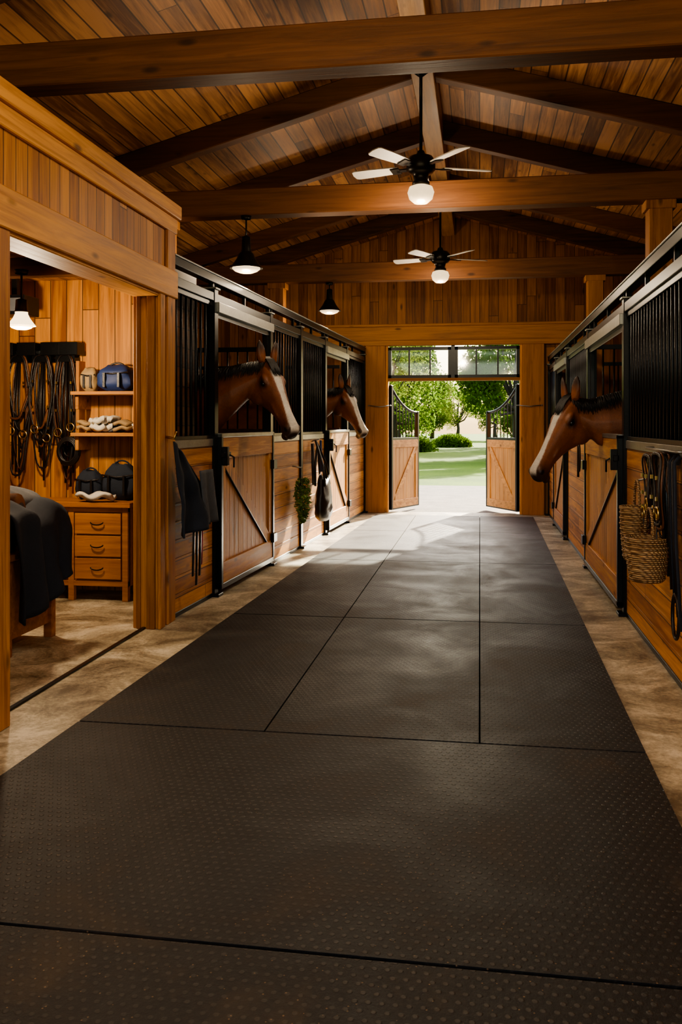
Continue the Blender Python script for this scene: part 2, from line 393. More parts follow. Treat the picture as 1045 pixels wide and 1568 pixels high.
# ------------------------------------------------------------------ trusses
def tie(y):
    b=B(); b.box(XL,XR,y-.09,y+.09,3.41,3.66,M['beamX'])
    rafters(b,y); b.build('roof_truss',.008)
def rafters(b,y,w=.14,h=.22):
    for xe in (XL,XR):
        x0=CX
        vs=[(x,yy,roofz(x)+dz) for x in (x0,xe) for yy in (y-w/2,y+w/2) for dz in (-h,.0)]
        b.add(vs,[(0,1,3,2),(4,6,7,5),(0,4,5,1),(2,3,7,6),(0,2,6,4),(1,5,7,3)],M['beamX'])
for y in (4.85,8.1,12.0,.9): tie(y)
for y in (9.9,13.3,-1.8):
    b=B(); rafters(b,y); b.build('roof_rafter',.008)
b=B(); b.box(CX-.10,CX+.10,YB,YE,4.53,4.83,M['beamY']); b.build('ridge_beam',.006)
for x,y in ((1.56,8.1),(1.5,12.0),(-2.78,12.0),(-3.0,8.1),(1.56,4.85)):
    b=B(); b.box(x-.10,x+.10,y-.09,y+.09,0,3.41,M['postZ']); b.box(x-.13,x+.13,y-.10,y+.10,3.33,3.41,M['postZ']); b.build('timber_post',.006)
# ------------------------------------------------------------------ stalls
ML=Matrix.Translation((-2.30,6,0))@Matrix.Rotation(-math.atan(.0474),4,'Z')
MR=Matrix.Translation((1.12,6,0))@Matrix.Diagonal((-1,1,1,1))
def panel(Mx,y0,y1,ztop,wood_only=False):
    b=B(Mx); y0-=6;y1-=6
    nb=9; z=.03
    hh=(1.27-z)/nb
    for i in range(nb): b.box(-.022,.022,y0,y1,z+i*hh+.0015,z+(i+1)*hh-.0015,M['hplankY'])
    b.box(-.03,.03,y0,y1,1.27,1.33,M['galv'])
    b.box(-.03,.03,y0,y1,0,.035,M['black'])
    n=max(2,int(round((y1-y0)/.105)))
    for i in range(1,n):
        y=y0+(y1-y0)*i/n; b.cyl((0,y,1.33),(0,y,ztop-.22),.012,M['black'],8)
    b.box(-.022,.022,y0,y1,1.33,1.36,M['black']); b.box(-.022,.022,y0,y1,ztop-.24,ztop-.2,M['black'])
    b.build('stall_grille_panel',.002)
def sdoor(Mx,y0,y1):
    b=B(Mx); y0=y0-6+.03;y1=y1-6-.03; X0=.035
    n=int(round((y1-y0-.08)/.13))
    for i in range(n):
        a=y0+.04+(y1-y0-.08)*i/n; c=y0+.04+(y1-y0-.08)*(i+1)/n
        b.box(X0-.015,X0+.012,a+.002,c-.002,.1,1.32,M['doorV'])
    b.box(X0-.02,X0+.036,y0+.04,y1-.04,1.16,1.34,M['doorH']); b.box(X0-.02,X0+.036,y0+.04,y1-.04,.09,.27,M['doorH'])
    b.box(X0-.02,X0+.030,y0+.04,y0+.14,.27,1.16,M['doorV']); b.box(X0-.02,X0+.030,y1-.14,y1-.04,.27,1.16,M['doorV'])
    b.beam((X0+.010,y0+.14,1.14),(X0+.010,y1-.14,.29),.042,.11,M['doorV'],up=(0,0,1))
    b.beam((X0+.010,y0+.14,1.07),(X0+.010,y1-.2,.26),.046,.012,M['black'],up=(0,0,1))
    for a in (y0,y1-.045): b.box(X0-.025,X0+.045,a,a+.045,.06,1.37,M['black'])
    b.box(X0-.025,X0+.045,y0,y1,1.34,1.375,M['galv']); b.box(X0-.025,X0+.045,y0,y1,.05,.095,M['black'])
    b.box(X0+.03,X0+.075,y0+.0,y0+.16,1.17,1.215,M['black']); b.box(X0+.03,X0+.09,y0+.02,y0+.07,1.10,1.26,M['black'])
    b.tube([(X0+.075,y0+.12,1.19),(X0+.11,y0+.13,1.17),(X0+.11,y0+.13,1.08)],.009,M['black'],6)
    b.box(X0+.03,X0+.07,y1-.10,y1+.02,1.0,1.09,M['black']); b.box(X0+.03,X0+.07,y1-.10,y1+.02,.25,.34,M['black'])
    b.build('stall_door',.003)
def frame(Mx,ya,yb,posts,doors,ztop):
    b=B(Mx)
    for y in posts:
        y-=6; b.box(-.045,.045,y-.045,y+.045,0,ztop-.10,M['black']); b.box(-.055,.085,y-.06,y+.06,0,.025,M['black'])
        b.box(-.06,.06,y-.06,y+.06,ztop-.10,ztop-.085,M['galv'])
        b.box(-.02,.02,y-.02,y+.02,ztop-.1,ztop,M['black'])
    b.box(-.04,.04,ya-6,yb-6,ztop-.20,ztop-.13,M['black']); b.box(-.035,.045,ya-6,yb-6,ztop-.045,ztop+.02,M['black'])
    b.box(-.045,.055,ya-6,yb-6,ztop+.02,ztop+.032,M['galv'])
    y=ya
    while y<yb:
        b.box(-.015,.015,y-6-.015,y-6+.015,ztop-.14,ztop,M['black']); y+=.9
    for y0,y1 in doors:
        b.box(-.02,.07,y0-6,y1-6,ztop-.29,ztop-.205,M['galv'])
        b.box(.02,.03,y0-6,y1-6,ztop-.33,ztop-.29,M['black'])
        for yy in (y0+.07,y1-.07): b.box(-.02,.02,yy-6-.02,yy-6+.02,1.36,ztop-.25,M['black'])
    b.build('stall_front_frame',.003)
Lp=[(6.28,7.2),(8.88,10.15),(10.15,11.45),(12.9,14.42)]; Ld=[(7.2,8.88),(11.45,12.9)]
for p in Lp: panel(ML,p[0]+.03,p[1]-.045,2.69)
for d in Ld: sdoor(ML,*d)
frame(ML,6.28,14.42,[7.2,8.88,10.15,11.45,12.9,14.4],Ld,2.69)
Rp=[(-1,1.6),(1.6,4.2),(4.2,6.95),(9.2,11.4),(13.0,14.42)]; Rd=[(6.95,9.2),(11.4,13.0)]
for p in Rp: panel(MR,p[0]+.045,p[1]-.045,2.50)
for d in Rd: sdoor(MR,*d)
frame(MR,-1,14.42,[-1,1.6,4.2,6.95,9.2,11.4,13.0,14.4],Rd,2.50)
# partitions
for x0,x1,y in ((XL,-2.33,10.0),(1.2,XR,3.6),(1.2,XR,6.75),(1.2,XR,10.3),(XL,-2.1,13.2),(1.2,XR,13.2)):
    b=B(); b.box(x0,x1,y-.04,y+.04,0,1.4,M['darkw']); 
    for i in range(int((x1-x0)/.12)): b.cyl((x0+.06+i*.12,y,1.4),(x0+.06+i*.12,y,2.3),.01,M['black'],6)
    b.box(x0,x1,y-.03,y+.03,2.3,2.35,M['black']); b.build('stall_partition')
# ------------------------------------------------------------------ tack room
TO,TI=-2.25,-2.44
b=B()
b.box(TI,TO,-1.0,3.92,0,3.02,M['vplankY'])
b.box(TI,TO,3.92,6.26,2.40,3.02,M['vplankY'])
b.box(TI-.02,TI+.03,6.26,7.3,0,2.75,M['darkw'])
b.box(XL,TI,7.30,7.36,0,2.75,M['vplankT'])
b.box(XL,TI,2.2,2.26,0,2.75,M['vplankT'])
b.build('wall_tack_room')
b=B(); b.box(TI,TO,5.97,6.26,0,2.40,M['trimZ']); 
b.box(TI+.03,TI+.06,5.95,5.97,0,2.4,M['postZ']); b.box(TI+.11,TO-.02,5.945,5.97,0,2.4,M['postZ'])
b.box(TO,TO+.022,6.10,6.262,0,2.93,M['trimZ']); b.box(TO,TO+.022,5.95,6.05,0,2.40,M['trimZ'])
b.box(TI,TO+.02,3.76,3.94,0,2.40,M['trimZ'])
b.build('trim_3',.005)
b=B()
b.box(TO,TO+.035,-1,6.285,2.38,2.58,M['trimY']); b.box(TO-.19,TO+.01,3.94,5.97,2.36,2.40,M['trimY'])
b.box(TO,TO+.03,-1,6.285,2.86,2.97,M['trimY']); b.box(TI-.03,TO+.055,-1,6.31,2.97,3.07,M['trimY'])
b.build('trim_4',.006)
b=B(); b.box(XL,TI,2.2,7.36,2.72,2.78,M['ceil']); 
for y in (5.0,6.3): b.box(XL,TI,y-.06,y+.06,2.58,2.72,M['beamX'])
b.build('ceiling_tack_room')
b=B(); b.box(-2.37,-2.345,3.94,5.97,0,.012,M['black']); b.build('trim_5')
# dresser
b=B(); x0,x1,y0,y1=-3.78,-2.84,6.84,7.27; F=M['furn']
b.box(x0-.03,x1+.03,y0-.03,y1,.77,.81,F)
b.box(x0,x1,y0+.03,y1,.12,.77,F)
for xx in (x0,x1-.05,-3.36):
    b.box(xx,xx+.05,y0,y0+.05,0,.77,F)
b.box(x0,x0+.05,y1-.05,y1,0,.2,F); b.box(x1-.05,x1,y1-.05,y1,0,.2,F)
b.box(x0,x1,y0+.005,y0+.04,.12,.165,F); b.box(x0,x1,y0+.005,y0+.04,.73,.77,F)
for k in range(3):
    z0=.18+k*.185; b.box(-3.30,x1-.06,y0-.005,y0+.03,z0,z0+.17,F)
    xc=(-3.30+x1-.06)/2
    b.tube([(xc+.055*math.cos(t),y0-.02-.01*math.sin(t),z0+.10-.022*math.sin(t)) for t in [math.pi*i/8 for i in range(9)]],.006,M['bronze'],6)
b.box(x0+.06,-3.37,y0-.003,y0+.03,.18,.72,F); b.box(x0+.12,-3.43,y0-.012,y0,.25,.65,F)
b.build('dresser',.004)
# shelves
for z in (1.73,1.38):
    b=B(); b.box(-3.42,-2.50,7.0,7.298,z-.03,z,M['trimX']); b.box(-3.40,-3.37,7.05,7.298,z-.15,z-.03,M['trimX']); b.box(-2.6,-2.57,7.05,7.298,z-.15,z-.03,M['trimX']); b.build('wall_shelf',.003)
b=B(); b.box(-3.455,-3.425,7.18,7.298,.9,2.0,M['postZ']); b.build('shelf_upright')
def bag(name,c,sx,sy,sz,mat,handle=True,strapm=None,taper=.25):
    b=B(); rings=[]
    for i in range(11):
        t=i/10; k=max((1-abs(2*t-1)**3.5)**.5 if 0<t<1 else 0,.55); k*= (1-taper*t)
        ring=[]
        for j in range(24):
            a=2*math.pi*j/24; ca=math.cos(a);sa=math.sin(a)
            px=math.copysign(abs(ca)**.55,ca); py=math.copysign(abs(sa)**.55,sa)
            w=1+.22*mnoise.noise(V((px*1.6+c[0]*3,py*1.6,t*3+c[2])))
            ring.append(V(c)+V((px*sx/2*k*w,py*sy/2*k*w,t*sz*(1+(.12*mnoise.noise(V((px*2,py*2,c[0]))) if t>.5 else 0)))))
        rings.append(ring)
    b.loft(rings,mat)
    b.tube([(c[0]-sx*.42,c[1]-sy*.40,c[2]+sz*.72),(c[0],c[1]-sy*.50,c[2]+sz*.66),(c[0]+sx*.42,c[1]-sy*.40,c[2]+sz*.72)],.008,M['leather'],5)
    for o in (-.2,.2): b.box(c[0]+o*sx-.01,c[0]+o*sx+.01,c[1]-sy*.56,c[1]-sy*.42,c[2]+sz*.15,c[2]+sz*.7,M['leather'])
    if handle:
        b.tube([(c[0]+sx*.25*math.cos(t),c[1],c[2]+sz*.85+sz*.26*math.sin(t)) for t in [math.pi*i/10 for i in range(11)]],.008,strapm or mat,6)
    b.build(name,.002)
bag('navy_helmet_bag',(-3.06,7.14,1.731),.32,.24,.22,M['blue'],True,M['leather'],.1)
bag('tan_feed_bag',(-3.30,7.14,1.731),.15,.14,.20,M['tan'],False,None,.05)
bag('canvas_bag',(-3.00,7.10,.811),.34,.24,.30,M['navy'],True)
bag('black_grooming_bag',(-3.30,7.14,.811),.26,.2,.24,M['navy'],True)
bag('brush_bag',(-2.66,7.14,.811),.2,.2,.25,M['leather'],True)
b=B(); rdt=random.Random(9)
for k in range(9):
    x=-3.34+k*.075; w=rdt.uniform(.07,.13); h=rdt.uniform(.05,.13); mt=rdt.choice(['white','tan','white','greycl'])
    for l in range(2):
        zz=1.402+l*h/2
        grid_cloth(b,lambda u,v:(x+(u-.5)*w*(1-.05*l)+.02*math.sin(v*6+k),7.13+(v-.5)*.16+.03*math.sin(k*2.2),zz+h/5+.012*math.sin(u*5+l+k)+.008*math.sin(v*9+k)),8,6,M[mt],h/3)
b.build('folded_towels')
b=B(); grid_cloth(b,lambda u,v:(-3.28+u*.30,6.82+v*.12-.03*math.sin(u*3),.858+.018*math.sin(u*9+v*3)+.01*math.sin(v*8)),16,8,M['white'],.03); b.build('white_cloth')
# bridles
def bridle(x,y,z,h,w,mat,seed,wallx=None,br=.09):
    rd=random.Random(seed); b=B()
    def P(u,d,zz):
        if wallx is None: return (x+u,y-d,zz)
        return (x+wallx*d,y+u,zz)
    arc=[(math.cos(t),math.sin(t)) for t in [math.pi*i/8 for i in range(9)]]
    rings=[]
    for d in (0.0,.10):
        rings.append([V(P(br*c,d,z+br*.7*s)) for c,s in arc]+[V(P(-br,d,z-.035)),V(P(br,d,z-.035))])
    b.loft(rings,M['black'],smooth=False)
    for k in range(8):
        ww=w*(.35+.11*k)*rd.uniform(.85,1.1)/2; hh=h*rd.uniform(.5,1.0); dd=.03+.012*k; sk=rd.uniform(-.03,.03)
        pts=[]
        for i in range(28):
            t=2*math.pi*i/28; s_=math.sin(t); c_=math.cos(t)
            zz=z+.03-(1-c_)/2*hh
            wd=ww*(abs(s_)**.7)*math.copysign(1,s_)*(1-.25*(1-c_)/2)
            pts.append(P(wd+sk*(1-c_)/2+.006*math.sin(5*t+k),dd+.01*math.sin(3*t),zz))
        b.tube(pts,.0105,mat if k%3 else M['leatherb'],6,closed=True,flat=.5)
    for sg in (-1,1):
        cz=z-h*rd.uniform(.55,.7)
        b.tube([P(sg*w*.25+.035*math.cos(t),.12,cz+.035*math.sin(t)) for t in [2*math.pi*i/14 for i in range(14)]],.006,M['brass'],6,closed=True)
        for hz in (.2,.42,.6):
            q=P(sg*w*(.27+.1*hz),.125,z-h*hz); b.box(q[0]-.007,q[0]+.007,q[1]-.007,q[1]+.007,q[2]-.011,q[2]+.011,M['brass'])
    for k in range(4):
        u0=rd.uniform(-w*.3,w*.3)
        b.tube([P(u0*.4,.06,z),P(u0,.07,z-h*.4),P(u0*1.1,.06,z-h*rd.uniform(.8,1.05))],.010,mat,6,flat=.5)
    b.build('bridle')
for i,x in enumerate((-4.22,-4.0,-3.78,-3.56)): bridle(x,7.29,2.03,1.02+.07*(i%2),.23,M['leather'],i)
b=B()
for k in range(8):
    r=.10-.008*(k%4); b.tube([(-3.50+r*math.cos(t),7.15-.006*k,1.22+r*1.2*math.sin(t)) for t in [2*math.pi*i/20 for i in range(20)]],.008,M['leather'],6,closed=True)
b.cyl((-3.50,7.15,1.34),(-3.50,7.295,1.36),.01,M['brass']); b.build('coiled_lead_rope')
b=B(); b.box(-4.35,-3.42,7.27,7.299,2.09,2.16,M['trimX'])
for x in (-4.1,-3.89,-3.67,-3.5): b.box(x-.085,x+.085,7.12,7.27,2.05,2.16,M['black'])
b.build('tack_rack',.003)
# speaker
b=B(); b.box(-4.02,-3.70,6.75,7.0,2.36,2.52,M['black']); b.box(-3.99,-3.73,6.742,6.75,2.385,2.495,M['greycl']); b.beam((-3.86,6.9,2.5),(-3.86,6.9,2.73),.05,.05,M['black'],up=(0,1,0)); b.build('wall_speaker',.008)
# trunk with draped blankets
b=B(); x0,x1,y0,y1=-3.75,-2.88,5.05,5.68
for xx in (x0,x1-.06):
    for yy in (y0,y1-.06): b.box(xx,xx+.06,yy,yy+.06,0,.62,M['furn'])
b.box(x0+.02,x1-.02,y0+.02,y1-.02,.10,.60,M['furn']); b.box(x0-.02,x1+.02,y0-.02,y1+.02,.60,.64,M['furn'])
b.box(x0+.06,x1-.06,y0+.005,y0+.02,.42,.58,M['furn']); b.box(x0+.06,x1-.06,y0+.005,y0+.02,.14,.38,M['furn'])
b.build('wooden_trunk',.004)
def drape(name,xc,yc,L,half,ztop,zl,zr,mat,amp=.03,seed=0,tilt=0):
    b=B()
    def fn(u,v):
        s=(u-.5)*2; R=half
        drop=(zr if s>0 else zl)
        arc=.42
        if abs(s)<arc:
            th=s/arc*math.pi/2; x=R*math.sin(th); z=ztop-R*.55*(1-math.cos(th))
        else:
            k=(abs(s)-arc)/(1-arc); x=math.copysign(R+.05*k,s); z=ztop-R*.55-(drop*(1-.5*v))*k
        f=amp*(abs(s)**1.5)
        n1=mnoise.noise(V((s*1.5+seed,v*5,seed)))
        n2=mnoise.noise(V((s*4+seed,v*4,seed+7)))
        return (xc+x+f*math.sin(v*19+seed+s*2)+f*n1+.02*n2,yc+(v-.5)*L*(1-.25*max(0,abs(s)-.4))+.03*n1,z+.05*n1+.035*n2+tilt*(v-.5)+.02*math.sin(v*7+seed))
    grid_cloth(b,fn,50,36,mat,.012); b.build(name)
drape('navy_horse_blanket',-3.08,5.36,.70,.27,.93,.25,.60,M['navy'],.05,1,-.05)
drape('grey_horse_blanket',-3.22,5.40,.60,.24,1.01,.2,.24,M['greycl'],.04,4,.06)
b=B(); b.tube([(-3.75,5.36,.86),(-2.98,5.36,.86)],.14,M['leatherb'],14,flat=.75); b.box(-3.7,-3.05,5.2,5.5,.64,.76,M['furn']); b.build('saddle_stand')
def pendant(name,x,y,zb,ztop,r,dark=True,power=30):
    e=bpy.data.objects.new(name,None); scene.collection.objects.link(e); e.location=(x,y,zb)
    b=B(); mt=M['bronze'] if dark else M['globe2']
    b.cyl((0,0,r*1.35),(0,0,ztop-zb),.008,M['bronze']); b.lathe([(.045,ztop-zb-.03),(.05,ztop-zb-.001),(.0,ztop-zb)],(0,0,0),M['bronze'])
    b.lathe([(.012,r*2.1),(.04,r*2.0),(.045,r*1.25),(.05,r*1.1)],(0,0,0),M['bronze'])
    b.lathe([(.045,r*1.15),(r*.45,r*.98),(r*.60,r*.66),(r*.83,r*.34),(r,r*.12),(r*1.02,r*.1),(r*.97,r*.1),(r*.8,r*.3),(r*.56,r*.62),(r*.4,r*.92),(.035,r*1.08)],(0,0,0),mt,32)
    o=b.build('shade',0,e)
    b=B(); b.lathe([(0.001,-.18*r),(r*.4,-.16*r),(r*.7,-r*.05),(r*.86,r*.10),(r*.8,r*.25),(r*.5,r*.55),(0.001,r*.6)],(0,0,0),M['globe'] if dark else M['globe2'],24)
    b.build('bulb_glass',0,e)
    l=bpy.data.lights.new(name+'_light','POINT'); l.energy=power; l.color=(1,.78,.52); l.shadow_soft_size=.06
    lo=bpy.data.objects.new('light',l); scene.collection.objects.link(lo); lo.parent=e; lo.location=(0,0,-.13)
pendant('fill_pendant_lamp',-3.31,6.0,2.16,2.58,.10,False,90)
pendant('fill_pendant_lamp',-2.17,8.05,2.90,3.41,.155,True,42)
pendant('fill_pendant_lamp',-2.05,12.0,3.0,3.41,.155,True,34)
for x,y in ((-1.7,.9),(.9,.9)): pendant('fill_pendant_lamp',x,y,2.95,3.41,.155,True,125)  # two out-of-view pendants, added as fill light for the near aisle
# fans
def fan(x,y,zh,rot,power):
    e=bpy.data.objects.new('ceiling_fan',None); scene.collection.objects.link(e); e.location=(x,y,zh)
    b=B(); K=M['bronze']; top=4.53-zh
    b.lathe([(0.001,top),(.07,top),(.065,top-.05),(.03,top-.08),(.014,top-.09),(.014,.15),(.03,.14),(.045,.10),(.10,.09),(.125,.05),(.125,-.02),(.10,-.05),(.07,-.06),(.06,-.11),(.075,-.13),(.075,-.15),(.05,-.155)],(0,0,0),K,28)
    b.lathe([(.05,-.15),(.10,-.17),(.115,-.215),(.10,-.27),(.06,-.305),(0.001,-.315)],(0,0,0),M['globe'],24)
    for k in range(5):
        a=rot+2*math.pi*k/5; R=Matrix.Rotation(a,4,'Z')@Matrix.Rotation(math.radians(13),4,'X')
        old=b.M; b.M=R
        b.box(.09,.22,-.02,.02,-.012,-.002,K); b.box(.19,.27,-.045,.045,-.012,-.004,K)
        pr=[(.20,.045),(.26,.055),(.45,.066),(.60,.068),(.625,.055),(.635,0)]
        pts=[(px,w) for px,w in pr]+[(px,-w) for px,w in pr[::-1][1:]]
        n=len(pts); vs=[(px,w,0) for px,w in pts]+[(px,w,.009) for px,w in pts]
        b.add(vs,[tuple(range(n)),tuple(range(2*n-1,n-1,-1))]+[(i,(i+1)%n,n+(i+1)%n,n+i) for i in range(n)],M['blade'])
        b.M=old
    b.build('fan_body',0,e)
    l=bpy.data.lights.new('fan_light','POINT'); l.energy=power; l.color=(1,.80,.56); l.shadow_soft_size=.10
    lo=bpy.data.objects.new('light',l); scene.collection.objects.link(lo); lo.parent=e; lo.location=(0,0,-.44)
fan(CX,7.6,3.66,math.radians(20),68)
fan(CX,11.4,3.58,math.radians(22),55)
fan(CX,2.9,3.70,math.radians(30),52)
# ------------------------------------------------------------------ horses
def horse(px,py,pz,S,face,yaw,pitch=60,blaze=1.0,mane_side=1,coatc=(.30,.105,.032)):
    zp=pz/S; dz=zp-1.77
    root=bpy.data.objects.new('horse',None); scene.collection.objects.link(root)
    root.location=(px,py,0); root.rotation_euler=(0,0,0 if face>0 else math.pi); root.scale=(S,S,S)
    ph=math.radians(pitch); a=V((math.cos(ph),0,-math.sin(ph))); n=V((math.sin(ph),0,math.cos(ph))); l=V((0,1,0))
    Rz=Matrix.Rotation(math.radians(yaw),3,'Z'); a=Rz@a; n=Rz@n; l=Rz@l
    P0=V((0,0,zp)); H=lambda s,la,nn: P0+a*s+l*la+n*nn
    hp=[(-.05,-.03,-.13,.05),(0,0,-.19,.075),(.06,.012,-.24,.090),(.12,.018,-.268,.100),(.18,.016,-.272,.101),(.24,.008,-.248,.090),(.30,0,-.205,.076),(.37,-.006,-.170,.063),(.44,-.010,-.148,.055),(.50,-.008,-.140,.055),(.55,-.008,-.142,.061),(.59,-.018,-.138,.059),(.615,-.036,-.124,.047),(.63,-.062,-.105,.026)]
    def top(s):
        for i in range(len(hp)-1):
            if hp[i][0]<=s<=hp[i+1][0]:
                t=(s-hp[i][0])/(hp[i+1][0]-hp[i][0]); return hp[i][1]*(1-t)+hp[i+1][1]*t
        return -.03
    b=B(); cm=M['coat']
    rings=[]
    for s,t,bo,hw in hp:
        ring=[]
        for j in range(24):
            an=2*math.pi*j/24; c_=math.cos(an); s_=math.sin(an)
            la=hw*math.copysign(abs(c_)**.8,c_); q=math.copysign(abs(s_)**.75,s_)
            nn=(t+bo)/2+(t-bo)/2*q
            if q<0: la*=1-.30*abs(q)
            ring.append(H(s,la,nn))
        rings.append(ring)
    b.loft(rings,cm)
    hax=(a,l,n)
    for sg in (-1,1):
        b.ell(H(.165,sg*.068,-.185),(.095,.040,.085),cm,hax)
        b.ell(H(.150,sg*.082,-.035),(.050,.028,.022),cm,hax)
        b.ell(H(.185,sg*.082,-.088),(.05,.022,.016),cm,hax)
        b.ell(H(.34,sg*.052,-.085),(.13,.021,.014),cm,hax)
        b.ell(H(.572,sg*.048,-.050),(.034,.024,.030),cm,hax)
        eb=H(-.005,sg*.052,-.02); d=(-a*.78+n*.42+l*sg*.16).normalized(); wv=(l*1.0-n*sg*.35); wv=(wv-d*wv.dot(d)).normalized(); tv=d.cross(wv)
        er=[(0,.030,.026),(.04,.036,.024),(.08,.037,.019),(.12,.028,.015),(.145,.014,.010),(.158,.003,.003)]
        b.loft([[eb+d*h+wv*w*math.cos(2*math.pi*j/12)+tv*tt*math.sin(2*math.pi*j/12)+ (n*.010*(h/.1)) for j in range(12)] for h,w,tt in er],cm)
    b.ell(H(.575,0,-.150),(.035,.034,.020),cm,hax)
    nk=[((-.02,.0),(-.12,-.25),.068,1.0),((-.14,-.015),(-.205,-.33),.074,1.0),((-.35,-.09),(-.34,-.50),.092,.68),((-.60,-.20),(-.50,-.74),.135,.32),((-.85,-.30),(-.66,-.95),.20,0)]
    rings=[]; crest=[]
    seq=[]
    for i in range(len(nk)-1):
        for t in (0,.33,.66): 
            A_,B_=nk[i],nk[i+1]; lerp=lambda x,y:x*(1-t)+y*t
            seq.append(((lerp(A_[0][0],B_[0][0]),lerp(A_[0][1],B_[0][1])),(lerp(A_[1][0],B_[1][0]),lerp(A_[1][1],B_[1][1])),lerp(A_[2],B_[2]),lerp(A_[3],B_[3])))
    seq.append(nk[-1])
    for (tx,tz),(bx,bz),hw,kf in seq:
        T=V((tx,0,1.77+tz+dz*kf)); Bo=V((bx,0,1.77+bz+dz*kf)); C=(T+Bo)/2; u=(T-Bo)/2
        crest.append((T.copy(),hw))
        ring=[]
        for j in range(20):
            an=2*math.pi*j/20; c_=math.cos(an); s_=math.sin(an)
            w=hw*c_*(1-.45*max(0,s_))
            ring.append(C+u*s_+V((0,w,0)))
        rings.append(ring)
    b.loft(rings,cm)
    tr=[(-.60,1.18,.98,.09),(-.70,1.36,.84,.18),(-.92,1.455,.74,.24),(-1.2,1.40,.71,.28),(-1.5,1.37,.73,.29),(-1.75,1.41,.80,.28),(-1.95,1.43,.90,.26),(-2.08,1.36,.98,.2),(-2.16,1.22,1.06,.1)]
    b.loft([[V((x,hw*math.cos(2*math.pi*j/20),(t+bo)/2+(t-bo)/2*math.sin(2*math.pi*j/20))) for j in range(20)] for x,t,bo,hw in tr],cm)
    for sg in (-1,1):
        b.tube([(-.84,sg*.15,1.05),(-.82,sg*.15,.80),(-.80,sg*.14,.52),(-.80,sg*.14,.46),(-.81,sg*.14,.30),(-.81,sg*.14,.13),(-.78,sg*.14,.07),(-.76,sg*.14,.0)],[.15,.095,.058,.055,.036,.042,.045,.062],cm,12)
        b.tube([(-1.92,sg*.15,1.15),(-1.86,sg*.16,.86),(-1.98,sg*.15,.68),(-2.08,sg*.14,.52),(-2.05,sg*.14,.30),(-2.0,sg*.14,.13),(-1.97,sg*.14,.07),(-1.95,sg*.14,0)],[.2,.15,.085,.058,.040,.045,.046,.062],cm,12)
    ob=b.build('body'); 
    rm=ob.modifiers.new('r','REMESH'); rm.mode='VOXEL'; rm.voxel_size=.0085
    sm=ob.modifiers.new('s','SMOOTH'); sm.factor=.5; sm.iterations=4
    dg=bpy.context.evaluated_depsgraph_get(); me=bpy.data.meshes.new_from_object(ob.evaluated_get(dg))
    ob.modifiers.clear(); ob.data=me
    me.materials.clear(); me.materials.append(cm)
    me.polygons.foreach_set('use_smooth',[True]*len(me.polygons))
    ca=me.color_attributes.new('Col','FLOAT_COLOR','POINT')
    base=V(coatc); dk=V((.020,.013,.010)); wh=V((.80,.75,.68)); cols=[]
    def ss(e0,e1,x):
        t=max(0,min(1,(x-e0)/(e1-e0))); return t*t*(3-2*t)
    for vtx in me.vertices:
        p=vtx.co; q=p-P0; s=q.dot(a); la=q.dot(l); nn=q.dot(n)
        c=base.copy(); nz=mnoise.noise(p*9)*.5+mnoise.noise(p*30)*.25
        head = s>-.06 and nn>-.32 and s<.7 and abs(la)<.14 and nn<.1
        c*=1+.35*nz
        if head: c*=1-.25*ss(-.12,-.22,nn)
        c=c.lerp(dk,ss(.62,.48,p.z))
        if head:
            mz=ss(.47,.59,s+.03*nz+ (-.06-nn)*.25); c=c.lerp(V((.040,.024,.018)),mz*.92)
            e=math.sqrt(((s-.165)/.05)**2+((nn+.06)/.04)**2)
            if abs(la)>.06: c=c.lerp(dk,(1-ss(.6,1.3,e))*.75)
            d=top(s)-nn
            w=(.046-.014*ss(.12,.3,s)+.016*ss(.4,.54,s))*blaze*(1+.35*nz)
            bl=(1-ss(w*.85,w*1.10,abs(la)))*(1-ss(.07,.09,d))*ss(.075,.11,s)*(1-ss(.59,.62,s))
            c=c.lerp(wh,bl)
            if s>.50:
                if abs(nn+.108)<.005 and s>.53: c=c.lerp(dk,.9)
                e2=math.sqrt(((s-.578)/.018)**2+((nn+.052)/.014)**2)
                if abs(la)>.035: c=c.lerp(V((.004,.003,.003)),1-ss(.8,1.2,e2))
        if s<.0 and nn>-.10 and p.z>zp+.0:
            c=c.lerp(dk,ss(.03,.12,p.z-zp)*.9)
        cols+= [c.x,c.y,c.z,1]
    ca.data.foreach_set('color',cols)
    ob.parent=root
    b=B()
    for sg in (-1,1):
        b.ell(H(.167,sg*.090,-.060),(.027,.021,.021),M['eye'],hax)
        b.ell(H(.580,sg*.062,-.052),(.014,.006,.010),M['eye'],hax)
    b.build('eyes',0,root)
    b=B(); rd=random.Random(int(px*100))
    for i in range(1100):
        t=i/1099*(len(crest)-2); k=int(t); f=t-k
        T=crest[k][0].lerp(crest[k+1][0],f); hw=crest[k][1]*(1-f)+crest[k+1][1]*f
        sd=mane_side if rd.random()<.55 else -mane_side
        L=rd.uniform(.13,.22) if sd==mane_side else rd.uniform(.04,.10)
        T=T+V((rd.uniform(-.01,.01),rd.uniform(-.012,.012),-.006)); dx=rd.uniform(-.035,.0)
        b.tube([T,T+V((dx*.2,sd*.018,.008)),T+V((dx*.6,sd*(.022+hw*.30),-L*.4)),T+V((dx,sd*(.026+hw*.60),-L))],[.006,.007,.005,.001],M['mane'],4,flat=.7)
    for i in range(130):
        la=rd.uniform(-.036,.036); L=rd.uniform(.07,.16)
        b.tube([H(-.045,la,-.01),H(.0,la*1.05,.014),H(L*.55,la*1.1,.026),H(L,la*.9+rd.uniform(-.01,.01),.022)],[.006,.006,.005,.001],M['mane'],4,flat=.7)
    b.tube([(-2.12,0,1.36),(-2.22,0,1.28),(-2.26,0,1.0),(-2.25,0,.65),(-2.24,0,.45)],[.035,.045,.06,.05,.01],M['mane'],10)
    b.build('mane',0,root)
